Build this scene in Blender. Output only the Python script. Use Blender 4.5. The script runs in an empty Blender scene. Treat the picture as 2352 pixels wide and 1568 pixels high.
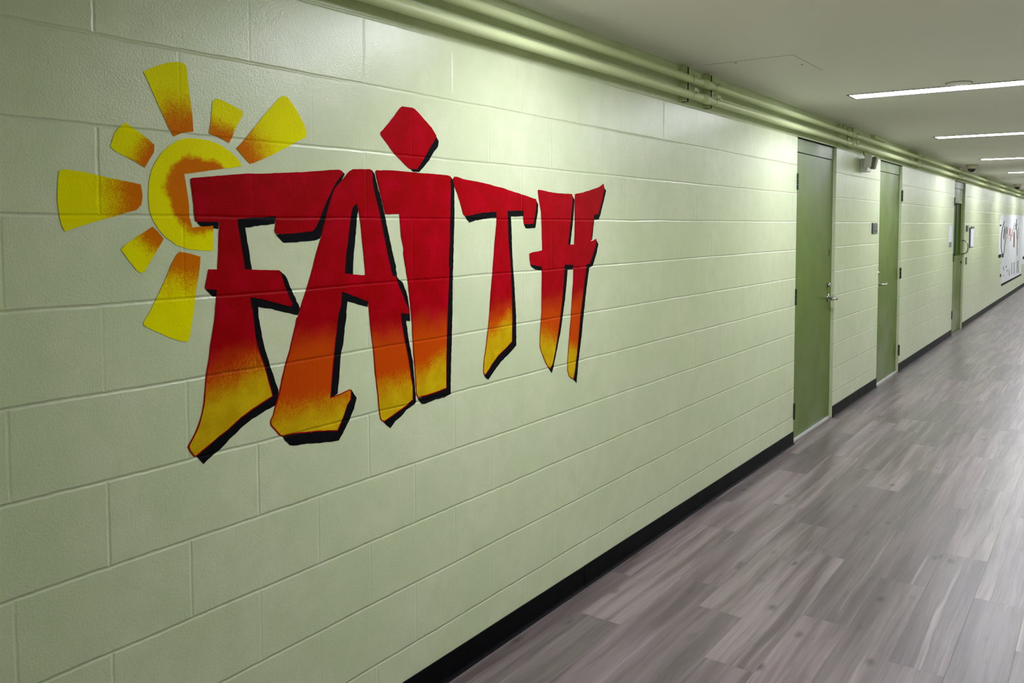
import bpy, bmesh, math, random
from mathutils import Vector, Matrix, geometry
random.seed(7)
sc = bpy.context.scene
COL = sc.collection
PI = math.pi
B = 0.2032              # block course height, metres
Y0 = 0.9841             # first vertical block joint
CEIL = 2.4384
WID = 2.44              # corridor width
YA, YB = -5.5, 44.0     # ends of the corridor

# ------------------------------------------------------------------ node helpers
class NT:
    def __init__(self, name):
        self.m = bpy.data.materials.new(name); self.m.use_nodes = True
        self.t = self.m.node_tree; self.n = self.t.nodes; self.l = self.t.links
        self.b = self.n['Principled BSDF']
    def put(self, node, idx, v):
        s = node.inputs[idx]
        if isinstance(v, bpy.types.NodeSocket): self.l.new(v, s)
        elif v is not None: s.default_value = v
    def M(self, op, a, b=None, c=None, clamp=False):
        k = self.n.new('ShaderNodeMath'); k.operation = op; k.use_clamp = clamp
        self.put(k, 0, a)
        if b is not None: self.put(k, 1, b)
        if c is not None: self.put(k, 2, c)
        return k.outputs[0]
    def pos(self):
        g = self.n.new('ShaderNodeNewGeometry'); s = self.n.new('ShaderNodeSeparateXYZ')
        self.l.new(g.outputs['Position'], s.inputs[0])
        return g.outputs['Position'], s.outputs[0], s.outputs[1], s.outputs[2]
    def comb(self, x, y, z):
        k = self.n.new('ShaderNodeCombineXYZ')
        for i, v in enumerate((x, y, z)): self.put(k, i, v)
        return k.outputs[0]
    def noise(self, vec, scale, detail=2.0, rough=0.5):
        k = self.n.new('ShaderNodeTexNoise'); self.put(k, 'Vector', vec)
        k.inputs['Scale'].default_value = scale; k.inputs['Detail'].default_value = detail
        k.inputs['Roughness'].default_value = rough
        return k.outputs[0]
    def white(self, vec):
        k = self.n.new('ShaderNodeTexWhiteNoise'); k.noise_dimensions = '3D'; self.put(k, 'Vector', vec)
        return k.outputs['Value']
    def smooth(self, v, a, b, lo=0.0, hi=1.0):
        k = self.n.new('ShaderNodeMapRange'); k.interpolation_type = 'SMOOTHSTEP'; k.clamp = True
        self.put(k, 'Value', v); self.put(k, 'From Min', a); self.put(k, 'From Max', b)
        k.inputs['To Min'].default_value = lo; k.inputs['To Max'].default_value = hi
        return k.outputs[0]
    def mix(self, f, a, b):
        k = self.n.new('ShaderNodeMix'); k.data_type = 'RGBA'
        self.put(k, 0, f)
        self.put(k, 6, a if isinstance(a, bpy.types.NodeSocket) else (*a, 1)); self.put(k, 7, b if isinstance(b, bpy.types.NodeSocket) else (*b, 1))
        return k.outputs[2]
    def vec(self, op, a, b):
        k = self.n.new('ShaderNodeVectorMath'); k.operation = op; self.put(k, 0, a); self.put(k, 1, b)
        return k.outputs[0]
    def bump(self, h, dist, strength=1.0):
        k = self.n.new('ShaderNodeBump'); self.put(k, 'Height', h)
        k.inputs['Distance'].default_value = dist; k.inputs['Strength'].default_value = strength
        self.l.new(k.outputs[0], self.b.inputs['Normal'])
    def fin(self, color=None, rough=0.5, spec=0.5, metal=0.0):
        if color is not None: self.put(self.b, 'Base Color', color if isinstance(color, bpy.types.NodeSocket) else (*color, 1))
        self.put(self.b, 'Roughness', rough)
        self.b.inputs['Specular IOR Level'].default_value = spec; self.b.inputs['Metallic'].default_value = metal
        return self.m

def s2l(*c): return tuple(((v/255)/12.92 if v/255 < .04045 else ((v/255+.055)/1.055)**2.4) for v in c)

def block_height(t, joints=True):
    """relief of painted concrete blocks in metres, from world position on a wall along y"""
    p, x, y, z = t.pos()
    wob = t.M('MULTIPLY', t.M('SUBTRACT', t.noise(p, 3.0, 2), .5), .008)
    wob2 = t.M('MULTIPLY', t.M('SUBTRACT', t.noise(p, 25.0, 2), .5), .004)
    zz = t.M('ADD', t.M('ADD', z, wob), wob2)
    r = t.M('DIVIDE', zz, B)
    dz = t.M('MULTIPLY', t.M('ABSOLUTE', t.M('SUBTRACT', r, t.M('ROUND', r))), B)
    row = t.M('FLOOR', r)
    odd = t.M('ABSOLUTE', t.M('MODULO', row, 2.0))
    low = t.M('LESS_THAN', row, 0.5)
    yy = t.M('ADD', t.M('SUBTRACT', y, Y0), t.M('ADD', wob2, t.M('MULTIPLY', odd, -B)))
    yy = t.M('ADD', yy, t.M('MULTIPLY', low, -.024))
    c = t.M('DIVIDE', yy, 2*B)
    dy = t.M('MULTIPLY', t.M('ABSOLUTE', t.M('SUBTRACT', c, t.M('ROUND', c))), 2*B)
    cell = t.M('FLOOR', c)
    full = t.M('ABSOLUTE', t.M('SUBTRACT', y, 7.304))
    var = t.smooth(t.noise(p, 1.7, 1), .35, .65, .25, 1.0)
    gh = t.M('MULTIPLY', t.smooth(dz, .0004, .0062, 1.0, 0.0), .0018)
    gv = t.M('MULTIPLY', t.smooth(dy, .0005, .0058, 1.0, 0.0), t.M('MULTIPLY', var, .0011))
    g = t.M('MAXIMUM', t.M('MAXIMUM', gh, gv), t.M('MULTIPLY', t.smooth(full, .0005, .006, 1.0, 0.0), .0016))
    rnd = t.M('MULTIPLY', t.white(t.comb(cell, row, 3.0)), .0007)
    orange = t.M('MULTIPLY', t.noise(p, 185.0, 2, .55), .00068)
    fine = t.M('MULTIPLY', t.noise(p, 80.0, 2, .5), .00042)
    pits = t.M('MULTIPLY', t.smooth(t.noise(p, 95.0, 3, .6), .70, .80), -.0009)
    h = t.M('SUBTRACT', rnd, g)
    h = t.M('ADD', t.M('ADD', h, orange), t.M('ADD', fine, pits))
    return p, x, y, z, h, g

WALLC = s2l(200, 208, 164)
def wall_material():
    t = NT('painted_block')
    p, x, y, z, h, g = block_height(t)
    m1 = t.noise(p, 3.2, 3, .6); m2 = t.noise(p, 11.0, 4, .65)
    a = t.mix(t.smooth(m1, .35, .65), s2l(190, 199, 164), s2l(199, 204, 174))
    d = t.mix(t.smooth(m2, .3, .8), a, s2l(186, 195, 161))
    low = t.smooth(z, .15, 1.0, 1.0, 0.0)                  # rubbed-in dirt of the lower courses
    sc_ = t.smooth(t.noise(t.vec('MULTIPLY', p, (1, 1, 2.2)), 8.5, 5, .75), .60, .78)
    d = t.mix(t.M('MULTIPLY', t.M('MULTIPLY', low, sc_), .35), d, s2l(150, 152, 110))
    dots = t.smooth(t.noise(p, 33.0, 2, .5), .79, .82)
    d = t.mix(t.M('MULTIPLY', t.M('MULTIPLY', t.smooth(z, .1, 1.1, 1.0, 0.0), dots), .5), d, s2l(90, 92, 60))
    t.bump(h, 1.0)
    return t.fin(d, .30, .5)

def mural_paint(name, build, rough=.42):
    t = NT(name)
    p, x, y, z, h, g = block_height(t)
    t.bump(h, 1.0)
    return t.fin(build(t, p, x, y, z), rough, .025)

def simple(name, col, rough=.5, spec=.5, metal=0.0, nscale=40, amt=.08, bump=0.0):
    t = NT(name); p, x, y, z = t.pos()
    n = t.noise(p, nscale, 3, .6)
    d = tuple(c*(1-amt) for c in col); l = tuple(min(1, c*(1+amt)) for c in col)
    if bump: t.bump(n, bump)
    return t.fin(t.mix(n, d, l), rough, spec, metal)

# ------------------------------------------------------------------ mesh helpers
def newbm(): return bmesh.new()
def link(name, bm, mat, parent=None, smooth=False, bevel=0.0):
    me = bpy.data.meshes.new(name); bm.normal_update(); bm.to_mesh(me); bm.free()
    o = bpy.data.objects.new(name, me); COL.objects.link(o)
    for m in (mat if isinstance(mat, (list, tuple)) else [mat]): me.materials.append(m)
    if smooth:
        for f in me.polygons: f.use_smooth = True
    if bevel:
        b = o.modifiers.new('bevel', 'BEVEL'); b.width = bevel; b.segments = 2; b.limit_method = 'ANGLE'
    if parent is not None:
        o.parent = parent; o.location = -Vector(parent['_w']) if '_w' in parent else Vector((0, 0, 0))
    return o
def box(bm, x0, x1, y0, y1, z0, z1, mi=0):
    v = [bm.verts.new(c) for c in ((x0,y0,z0),(x1,y0,z0),(x1,y1,z0),(x0,y1,z0),(x0,y0,z1),(x1,y0,z1),(x1,y1,z1),(x0,y1,z1))]
    for q in ((3,2,1,0),(4,5,6,7),(0,1,5,4),(1,2,6,5),(2,3,7,6),(3,0,4,7)):
        f = bm.faces.new([v[i] for i in q]); f.material_index = mi
    return v
def tube(bm, pts, r, seg=12, cap=True):
    pts = [Vector(p) for p in pts]; rings = []
    rr = r if isinstance(r, (list, tuple)) else [r]*len(pts)
    up = None
    for i, p in enumerate(pts):
        d = (pts[min(i+1, len(pts)-1)]-pts[max(i-1, 0)]).normalized()
        if up is None: up = d.orthogonal().normalized()
        u = (up-d*up.dot(d)).normalized(); w = d.cross(u); up = u
        rings.append([bm.verts.new(p+(u*math.cos(2*PI*k/seg)+w*math.sin(2*PI*k/seg))*rr[i]) for k in range(seg)])
    for a, b in zip(rings, rings[1:]):
        for k in range(seg): bm.faces.new((a[k], a[(k+1) % seg], b[(k+1) % seg], b[k]))
    if cap: bm.faces.new(rings[0][::-1]); bm.faces.new(rings[-1])
def lathe(bm, c, prof, seg=28, axis='z'):
    """prof: list of (radius, height) about the point c"""
    rings = []
    for r, h in prof:
        ring = []
        for k in range(seg):
            a = 2*PI*k/seg; q = (math.cos(a)*r, math.sin(a)*r, h)
            if axis == 'x': q = (h, q[0], q[1])
            ring.append(bm.verts.new((c[0]+q[0], c[1]+q[1], c[2]+q[2])))
        rings.append(ring)
    for a, b in zip(rings, rings[1:]):
        for k in range(seg): bm.faces.new((a[k], a[(k+1) % seg], b[(k+1) % seg], b[k]))
    bm.faces.new(rings[0][::-1]); bm.faces.new(rings[-1])
    bmesh.ops.recalc_face_normals(bm, faces=bm.faces)
def empty(name, loc, label=None, cat=None, group=None):
    o = bpy.data.objects.new(name, None); COL.objects.link(o); o.location = loc
    o.empty_display_size = .1
    WORLD[o.name] = Vector(loc)
    if label: o['label'] = label; o['category'] = cat
    if group: o['group'] = group
    return o
WORLD = {}
def part(name, bm, mat, parent, smooth=False, bevel=0.0, label=None):
    """a mesh given in world coordinates, hung under a parent thing"""
    o = link(name, bm, mat, None, smooth, bevel)
    o.parent = parent; o.location = -WORLD.get(parent.name, Vector((0, 0, 0)))
    WORLD[o.name] = Vector((0, 0, 0))
    if label: o['label'] = label
    return o
def tag(o, label, cat, group=None):
    o['label'] = label; o['category'] = cat
    if group: o['group'] = group
    return o
def struct(name, bm, mat, parent=None, **k):
    o = link(name, bm, mat, None, **k); o['kind'] = 'structure'; WORLD[o.name] = Vector((0, 0, 0))
    return o
def rebase(o, base):
    """move a mesh object's origin to base without moving the mesh"""
    base = Vector(base); o.data.transform(Matrix.Translation(-base)); o.location = base; WORLD[o.name] = base
    return o

# ------------------------------------------------------------------ materials
MW = wall_material()
def plain_wall():
    t = NT('painted_trim'); p, x, y, z = t.pos()
    n = t.noise(p, 5, 3, .6); t.bump(t.noise(p, 160, 2), .0003)
    return t.fin(t.mix(n, s2l(196, 203, 170), s2l(202, 207, 178)), .34, .5)
MTRIM = plain_wall()
def pipe_mat():
    t = NT('painted_conduit'); p, x, y, z = t.pos()
    t.bump(t.noise(p, 90, 2), .0004)
    return t.fin(t.mix(t.noise(p, 6, 2), s2l(188, 198, 150), s2l(196, 204, 159)), .46, .4)
MPIPE = pipe_mat()
def door_mat():
    t = NT('green_door_paint'); p, x, y, z = t.pos()
    n = t.noise(t.vec('MULTIPLY', p, (1, 1, .5)), 2.2, 3, .6)
    t.bump(t.noise(p, 120, 2), .0004)
    return t.fin(t.mix(t.smooth(n, .3, .7), s2l(82, 102, 27), s2l(88, 108, 33)), t.smooth(t.noise(p, 2.5, 2), .3, .7, .3, .42), .36)
MDOOR = door_mat()
def ceil_mat():
    t = NT('painted_ceiling'); p, x, y, z = t.pos()
    n = t.noise(p, 1.4, 4, .6)
    seam = t.smooth(t.M('ABSOLUTE', t.M('SUBTRACT', t.M('ADD', y, t.M('MULTIPLY', t.noise(p, 2.5, 2), .06)), 10.1)), .004, .03, 1, 0)
    seam2 = t.smooth(t.M('ABSOLUTE', t.M('SUBTRACT', t.M('ADD', y, t.M('MULTIPLY', t.noise(p, 2.0, 2), .05)), 11.1)), .004, .03, 1, 0)
    f = t.M('MULTIPLY', t.M('MAXIMUM', seam, seam2), .12)
    t.bump(t.M('ADD', t.M('MULTIPLY', t.noise(p, 60, 2), .0004), t.M('MULTIPLY', n, .004)), 1.0)
    return t.fin(t.mix(f, t.mix(n, s2l(236, 233, 233), s2l(240, 237, 238)), s2l(150, 150, 140)), .55, .35)
MCEIL = ceil_mat()
def floor_mat():
    t = NT('wood_look_vinyl_plank'); p, x, y, z = t.pos()
    W, L = .19, 1.22
    u = t.M('DIVIDE', t.M('ADD', x, .07), W); row = t.M('FLOOR', u)
    fx = t.M('SUBTRACT', u, row)
    beyond = t.M('GREATER_THAN', y, 7.28)
    seed = t.M('ADD', row, t.M('MULTIPLY', beyond, 37.0))
    off = t.M('MULTIPLY', t.white(t.comb(seed, 1.7, .3)), L)
    v = t.M('DIVIDE', t.M('ADD', y, off), L); col = t.M('FLOOR', v); fy = t.M('SUBTRACT', v, col)
    ident = t.comb(seed, col, 5.1)
    tone = t.white(ident); hue = t.white(t.comb(col, seed, 9.4)); sh = t.white(t.comb(seed, col, 21.0))
    # grain runs along y, each plank has its own piece of it
    gx = t.M('ADD', x, t.M('MULTIPLY', sh, 7.0)); gy = t.M('ADD', y, t.M('MULTIPLY', tone, 13.0))
    warp = t.M('MULTIPLY', t.M('SUBTRACT', t.noise(t.comb(t.M('MULTIPLY', gx, 4.0), t.M('MULTIPLY', gy, .9), 0.0), 1.6, 2), .5), .045)
    gx2 = t.M('ADD', gx, warp)
    broad = t.noise(t.comb(t.M('MULTIPLY', gx2, 11.0), t.M('MULTIPLY', gy, .55), 0.0), 1.4, 4, .55)
    fine = t.noise(t.comb(t.M('MULTIPLY', gx2, 130.0), t.M('MULTIPLY', gy, 1.6), 1.0), 1.5, 3, .6)
    hair = t.noise(t.comb(t.M('MULTIPLY', gx2, 380.0), t.M('MULTIPLY', gy, 5.0), 2.0), 1.0, 2, .6)
    k = t.n.new('ShaderNodeTexVoronoi'); k.feature = 'F1'; t.put(k, 'Vector', t.comb(t.M('MULTIPLY', gx, 8.5), t.M('MULTIPLY', gy, 4.2), 0.0)); k.inputs['Scale'].default_value = 1.0
    kn = k.outputs['Distance']
    knot = t.M('MULTIPLY', t.smooth(kn, .03, .22, 1, 0), t.smooth(t.noise(p, 5.0, 1), .40, .60))
    streak = t.M('MULTIPLY', t.smooth(t.noise(t.comb(t.M('MULTIPLY', gx2, 20.0), t.M('MULTIPLY', gy, .45), 4.0), 1.2, 3, .6), .57, .74), .62)
    c = t.mix(t.smooth(broad, .34, .66), s2l(93, 80, 81), s2l(164, 150, 152))
    c = t.mix(t.M('MULTIPLY', t.smooth(hue, .25, .9), .45), c, s2l(122, 114, 104))
    c = t.mix(t.M('MULTIPLY', t.smooth(hue, .55, .0), .35), c, s2l(140, 120, 126))
    c = t.mix(t.smooth(tone, .1, .9, 0, .58), c, s2l(88, 80, 82))
    c = t.mix(streak, c, s2l(180, 170, 170))
    c = t.mix(t.M('MULTIPLY', t.smooth(fine, .45, .75), .30), c, s2l(84, 77, 74))
    c = t.mix(t.M('MULTIPLY', t.smooth(hair, .5, .8), .20), c, s2l(190, 182, 176))
    c = t.mix(t.M('MULTIPLY', knot, .9), c, s2l(62, 54, 50))
    ex = t.M('MULTIPLY', t.M('MINIMUM', fx, t.M('SUBTRACT', 1.0, fx)), W)
    ey = t.M('MULTIPLY', t.M('MINIMUM', fy, t.M('SUBTRACT', 1.0, fy)), L)
    seam = t.smooth(t.M('MINIMUM', ex, ey), .0003, .0012, 1, 0)
    cross = t.smooth(t.M('ABSOLUTE', t.M('SUBTRACT', y, 7.28)), .0015, .004, 1, 0)
    c = t.mix(t.M('MULTIPLY', seam, .35), c, s2l(60, 55, 52))
    c = t.mix(t.M('MULTIPLY', cross, .7), c, s2l(50, 47, 45))
    c = t.vec('MULTIPLY', c, (.70, .655, .685))
    h = t.M('SUBTRACT', t.M('MULTIPLY', fine, .00012), t.M('MULTIPLY', t.M('MAXIMUM', seam, cross), .0004))
    t.bump(h, 1.0, .8)
    return t.fin(c, t.smooth(fine, .2, .8, .27, .38), .5)
MFLOOR = floor_mat()
def base_mat():
    t = NT('black_vinyl_base'); p, x, y, z = t.pos()
    n = t.smooth(t.noise(t.vec('MULTIPLY', p, (1, 2, 1)), 14, 4, .7), .55, .8)
    t.bump(t.noise(p, 9, 2), .002)
    return t.fin(t.mix(t.M('MULTIPLY', n, .5), (.002, .002, .003), (.004, .004, .006)), .45, .05)
MBASE = base_mat()
MSTEEL = simple('brushed_steel', s2l(168, 166, 160), .28, .5, 1.0, 90, .06)
MDARK = simple('dark_bronze', s2l(38, 40, 34), .4, .5, .6, 60, .1)
MHINGE = simple('dark_hinge_steel', s2l(40, 48, 36), .45, .5, .5, 60, .1)
MALU = simple('aluminium_threshold', s2l(196, 194, 198), .4, .5, .2, 90, .06)
MWHITE = simple('white_plastic', s2l(206, 206, 200), .4, .5, 0, 50, .03)
MBROWN = simple('tinted_lens', s2l(104, 100, 84), .3, .5, 0, 50, .05)
MBLACK = simple('black_dome', (.006, .006, .007), .1, .6, 0, 30, .05)
MRING = simple('grey_cover_ring', s2l(120, 122, 112), .5, .4, 0, 50, .04)
MBEIGE = simple('beige_camera_housing', s2l(190, 184, 166), .45, .5, 0, 50, .04)
MPLAQ = simple('charcoal_plaque', s2l(52, 56, 60), .45, .5, 0, 60, .06)
MPLAQ2 = simple('grey_plaque_mark', s2l(104, 108, 112), .45, .5, 0, 60, .06)
MPAPER = simple('pale_lilac_paper', s2l(214, 214, 236), .6, .3, 0, 20, .02)
MINK = simple('ink', s2l(70, 72, 84), .6, .3, 0, 20, .05)
MCLIP = simple('grey_frame', s2l(90, 96, 80), .5, .4, 0, 20, .05)
MOLIVE = simple('olive_glazing_bead', s2l(60, 84, 20), .6, .1, 0, 20, .05)
def glass_mat():
    t = NT('dark_wired_glass'); p, x, y, z = t.pos()
    return t.fin(t.mix(t.noise(p, 3, 1), (.004, .010, .003), (.006, .014, .004)), .5, .08)
MGLASS = glass_mat()
MSHUT = simple('dark_filler', (.004, .004, .004), .8, .1, 0, 20, .05)
def emis():
    m = bpy.data.materials.new('lit_diffuser'); m.use_nodes = True; n = m.node_tree.nodes; l = m.node_tree.links
    n.clear(); o = n.new('ShaderNodeOutputMaterial'); e = n.new('ShaderNodeEmission')
    e.inputs[0].default_value = (*LCOL, 1); e.inputs[1].default_value = LPOW
    l.new(e.outputs[0], o.inputs[0]); return m
LCOL = (.915, .94, 1.0); LPOW = 38.0
MEMIT = emis()
MCAULK = simple('white_caulk', s2l(240, 240, 226), .4, .4, 0, 80, .03)

# ------------------------------------------------------------------ room shell
DOORS = [(5.978, 6.997), (8.545, 9.564), (13.11, 14.14)]     # clear openings along the left wall
FACE = .1016                                                 # frame face
OPZ = 2.134; FRZ = 2.2352
bm = newbm(); y = YA
for a, b in DOORS:
    box(bm, -.2, 0, y, a-FACE, 0, CEIL)
    box(bm, -.2, 0, a-FACE, b+FACE, FRZ, CEIL)
    y = b+FACE
box(bm, -.2, 0, y, YB, 0, CEIL)
wall_left = struct('wall_left', bm, MW)
bm = newbm(); box(bm, WID, WID+.2, YA, YB, 0, CEIL); struct('wall_right', bm, MW)
bm = newbm(); box(bm, -.2, WID+.2, YA-.2, YA, 0, CEIL); struct('wall_back', bm, MTRIM)
bm = newbm(); box(bm, -.2, WID+.2, YB, YB+.2, 0, CEIL); struct('wall_far', bm, MTRIM)
bm = newbm(); box(bm, -.2, WID+.2, YA-.2, YB+.2, -.1, 0); struct('floor', bm, MFLOOR)
bm = newbm(); box(bm, -.2, WID+.2, YA-.2, YB+.2, CEIL, CEIL+.1); struct('ceiling', bm, MCEIL)

# white caulk showing in one bare joint of the top course
bm = newbm()
pts = [(2.058+i*.0125) for i in range(12)]
for a, b in zip(pts, pts[1:]):
    w = .0022*(1-.5*(pts[-1]-a < .03)) + random.uniform(-.0004, .0004)
    if a < 2.10: w *= .55
    yc = Y0+6*B+.0005
    box(bm, -.0004, .0004, yc-w, yc+w, a, b)
part('caulk_line', bm, MCAULK, wall_left, label='bright white caulk line in a block joint')

# base boards: coved vinyl lengths
def baseboard(name, y0, y1, side=1, z=.093):
    bm = newbm()
    prof = [(0, 0), (.017, 0), (.0165, .002), (.010, .0055), (.0065, .011), (.0052, .018), (.0048, z-.006), (.0035, z-.001), (.002, z), (0, z)]
    n = max(1, int((y1-y0)/.15)); rings = []
    for i in range(n+1):
        yy = y0+(y1-y0)*i/n; wv = random.uniform(-.0006, .0006)
        rings.append([bm.verts.new(((px+(wv if 0 < k < 9 else 0)) if side > 0 else WID-px, yy, pz+(wv*1.2 if k > 6 else 0))) for k, (px, pz) in enumerate(prof)])
    for a, b in zip(rings, rings[1:]):
        for k in range(len(prof)-1):
            bm.faces.new((a[k], a[k+1], b[k+1], b[k]))
    bm.faces.new(rings[0]); bm.faces.new(rings[-1][::-1])
    bmesh.ops.recalc_face_normals(bm, faces=bm.faces)
    return struct(name, bm, MBASE)
joints = [YA, -.59, .628, 1.847, 3.066, 4.294, 5.976]
for a, b in zip(joints, joints[1:]): baseboard('baseboard_left', a+.0013, b-.0013)
for a, b in [(6.998, 8.545), (9.565, 13.11), (14.142, YB)]: baseboard('baseboard_left', a, b)
baseboard('baseboard_right', YA, YB, -1)

# ------------------------------------------------------------------ doors
def hinge(par, y, zc, outward=1):
    bm = newbm()
    for k in range(3): tube(bm, [(.004, y, zc-.057+.038*k+.001), (.004, y, zc-.057+.038*(k+1)-.001)], .0085, 10)
    lathe(bm, (.004, y, zc+.057), [(.0085, 0), (.007, .004), (.002, .006)], 10)
    part('hinge', bm, MHINGE, par)
for n, (a, b) in enumerate(DOORS, 1):
    bm = newbm(); box(bm, -.070, -.026, a+.004, b-.004, .016, OPZ-.004)
    if n == 3:      # cut a vision panel by building the leaf round it
        bm.free(); bm = newbm()
        wy0, wy1, wz0, wz1 = 13.26, 13.92, 1.13, 1.93
        box(bm, -.070, -.026, a+.004, wy0, .016, OPZ-.004); box(bm, -.070, -.026, wy1, b-.004, .016, OPZ-.004)
        box(bm, -.070, -.026, wy0, wy1, .016, wz0); box(bm, -.070, -.026, wy0, wy1, wz1, OPZ-.004)
    d = struct('door_%d' % n, bm, MDOOR)
    # pressed steel frame: faces, reveals and stop
    bm = newbm()
    box(bm, -.15, .0001, a-FACE, a, 0, FRZ); box(bm, -.15, .0001, b, b+FACE, 0, FRZ)
    box(bm, -.15, .0022, a, b, FRZ, FRZ+.001)
    part('door_frame', bm, MW, d, bevel=.001)
    bm = newbm()
    box(bm, -.15, -.072, a, a+.016, 0, OPZ); box(bm, -.15, -.072, b-.016, b, 0, OPZ); box(bm, -.15, -.072, a, b, OPZ-.016, OPZ)
    part('door_stop', bm, MDOOR, d)
    bm = newbm(); box(bm, -.15, -.075, a+.01, b-.01, 0.0, OPZ-.01); part('dark_backing', bm, MSHUT, d) if n == 3 else bm.free()
    bm = newbm(); box(bm, -.12, -.012 if n < 3 else -.03, a+.001, b-.001, 0, .0135); part('threshold', bm, MALU if n < 3 else MOLIVE, d)
    if n < 3:       # sweep gap shows as a light strip
        pass
    bm = newbm(); box(bm, -.07, -.022, a+.001, b-.001, OPZ+.002, FRZ); part('head_panel', bm, MDOOR, d)
    hy = a+.002 if n in (1, 3) else b-.002
    for zc in ((1.912, 1.078, .238) if n != 3 else (1.93, 1.13, .3)): hinge(d, hy, zc)
    if n == 1:
        # lever set with rose, key cylinder and small escutcheon
        y, z = 6.905, 1.005
        bm = newbm(); lathe(bm, (-.026, y, z), [(.033, 0), (.033, .006), (.029, .010), (.015, .012)], 24, 'x')
        h = part('door_handle', bm, MSTEEL, d, True)
        bm = newbm(); tube(bm, [(-.014, y, z), (.040, y, z)], .0105, 14); tube(bm, [(.032, y, z+.001), (.043, y-.020, z), (.041, y-.065, z-.001), (.036, y-.11, z-.002)], [.0105, .0105, .009, .008], 12)
        lathe(bm, (.046, y, z), [(.004, -.012), (.014, -.008), (.016, 0), (.012, .008), (.003, .010)], 16, 'x')
        part('lever', bm, MSTEEL, h, True)
        bm = newbm(); lathe(bm, (-.026, y, z+.105), [(.020, 0), (.020, .010), (.016, .018), (.008, .019)], 20, 'x'); part('lock_cylinder', bm, MSTEEL, d, True)
        bm = newbm(); box(bm, -.027, -.0225, y-.014, y+.022, z+.03, z+.092); part('strike_guard', bm, MDOOR, d, bevel=.001)
        bm = newbm(); box(bm, -.027, -.024, y+.006, y+.018, 1.345, 1.405); tube(bm, [(-.024, y+.035, 1.383), (-.018, y+.035, 1.383)], .003, 8); part('latch_plate', bm, MOLIVE, d)
    if n == 2:
        y, z = 8.625, 1.012
        bm = newbm(); lathe(bm, (-.026, y, z), [(.033, 0), (.033, .006), (.029, .010), (.015, .012)], 24, 'x')
        h = part('door_handle', bm, MSTEEL, d, True)
        bm = newbm(); tube(bm, [(-.014, y, z), (.036, y, z)], .0105, 14); tube(bm, [(.030, y, z), (.040, y+.020, z), (.040, y+.07, z), (.036, y+.115, z+.006)], [.0105, .010, .009, .008], 12)
        part('lever', bm, MSTEEL, h, True)
        bm = newbm(); lathe(bm, (-.026, y, z+.112), [(.020, 0), (.020, .010), (.016, .018), (.008, .019)], 20, 'x'); part('lock_cylinder', bm, MSTEEL, d, True)
    if n == 3:
        bm = newbm()
        for (p0, p1, q0, q1) in ((wy0-.03, wy0+.012, wz0-.03, wz1+.03), (wy1-.012, wy1+.03, wz0-.03, wz1+.03), (wy0, wy1, wz0-.03, wz0+.012), (wy0, wy1, wz1-.012, wz1+.03)):
            box(bm, -.07, -.014, p0, p1, q0, q1)
        part('glazing_frame', bm, MDOOR, d, bevel=.002)
        bm = newbm(); box(bm, -.055, -.045, wy0+.01, wy1-.01, wz0+.01, wz1-.01)
        g = part('window_pane', bm, MGLASS, d, label='dark glass pane')
        bm = newbm(); box(bm, -.045, -.040, wy0+.36, wy1-.012, wz0+.012, wz1-.012); part('reveal_strip', bm, MOLIVE, g, label='olive strip standing for the window frame reveal')  # flat strip for the inner reveal at the right of the window
        bm = newbm(); y = 14.06
        tube(bm, [(-.026, y, 1.36), (.02, y, 1.36), (.055, y, 1.335), (.066, y, 1.30), (.066, y, 1.22), (.055, y, 1.185), (.02, y, 1.16), (-.026, y, 1.16)], .009, 10)
        part('door_handle', bm, MSTEEL, d, True)
        bm = newbm(); lathe(bm, (-.026, y, 1.03), [(.018, 0), (.018, .012), (.01, .014)], 14, 'x'); part('lock_cylinder', bm, MDARK, d, True)

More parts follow.
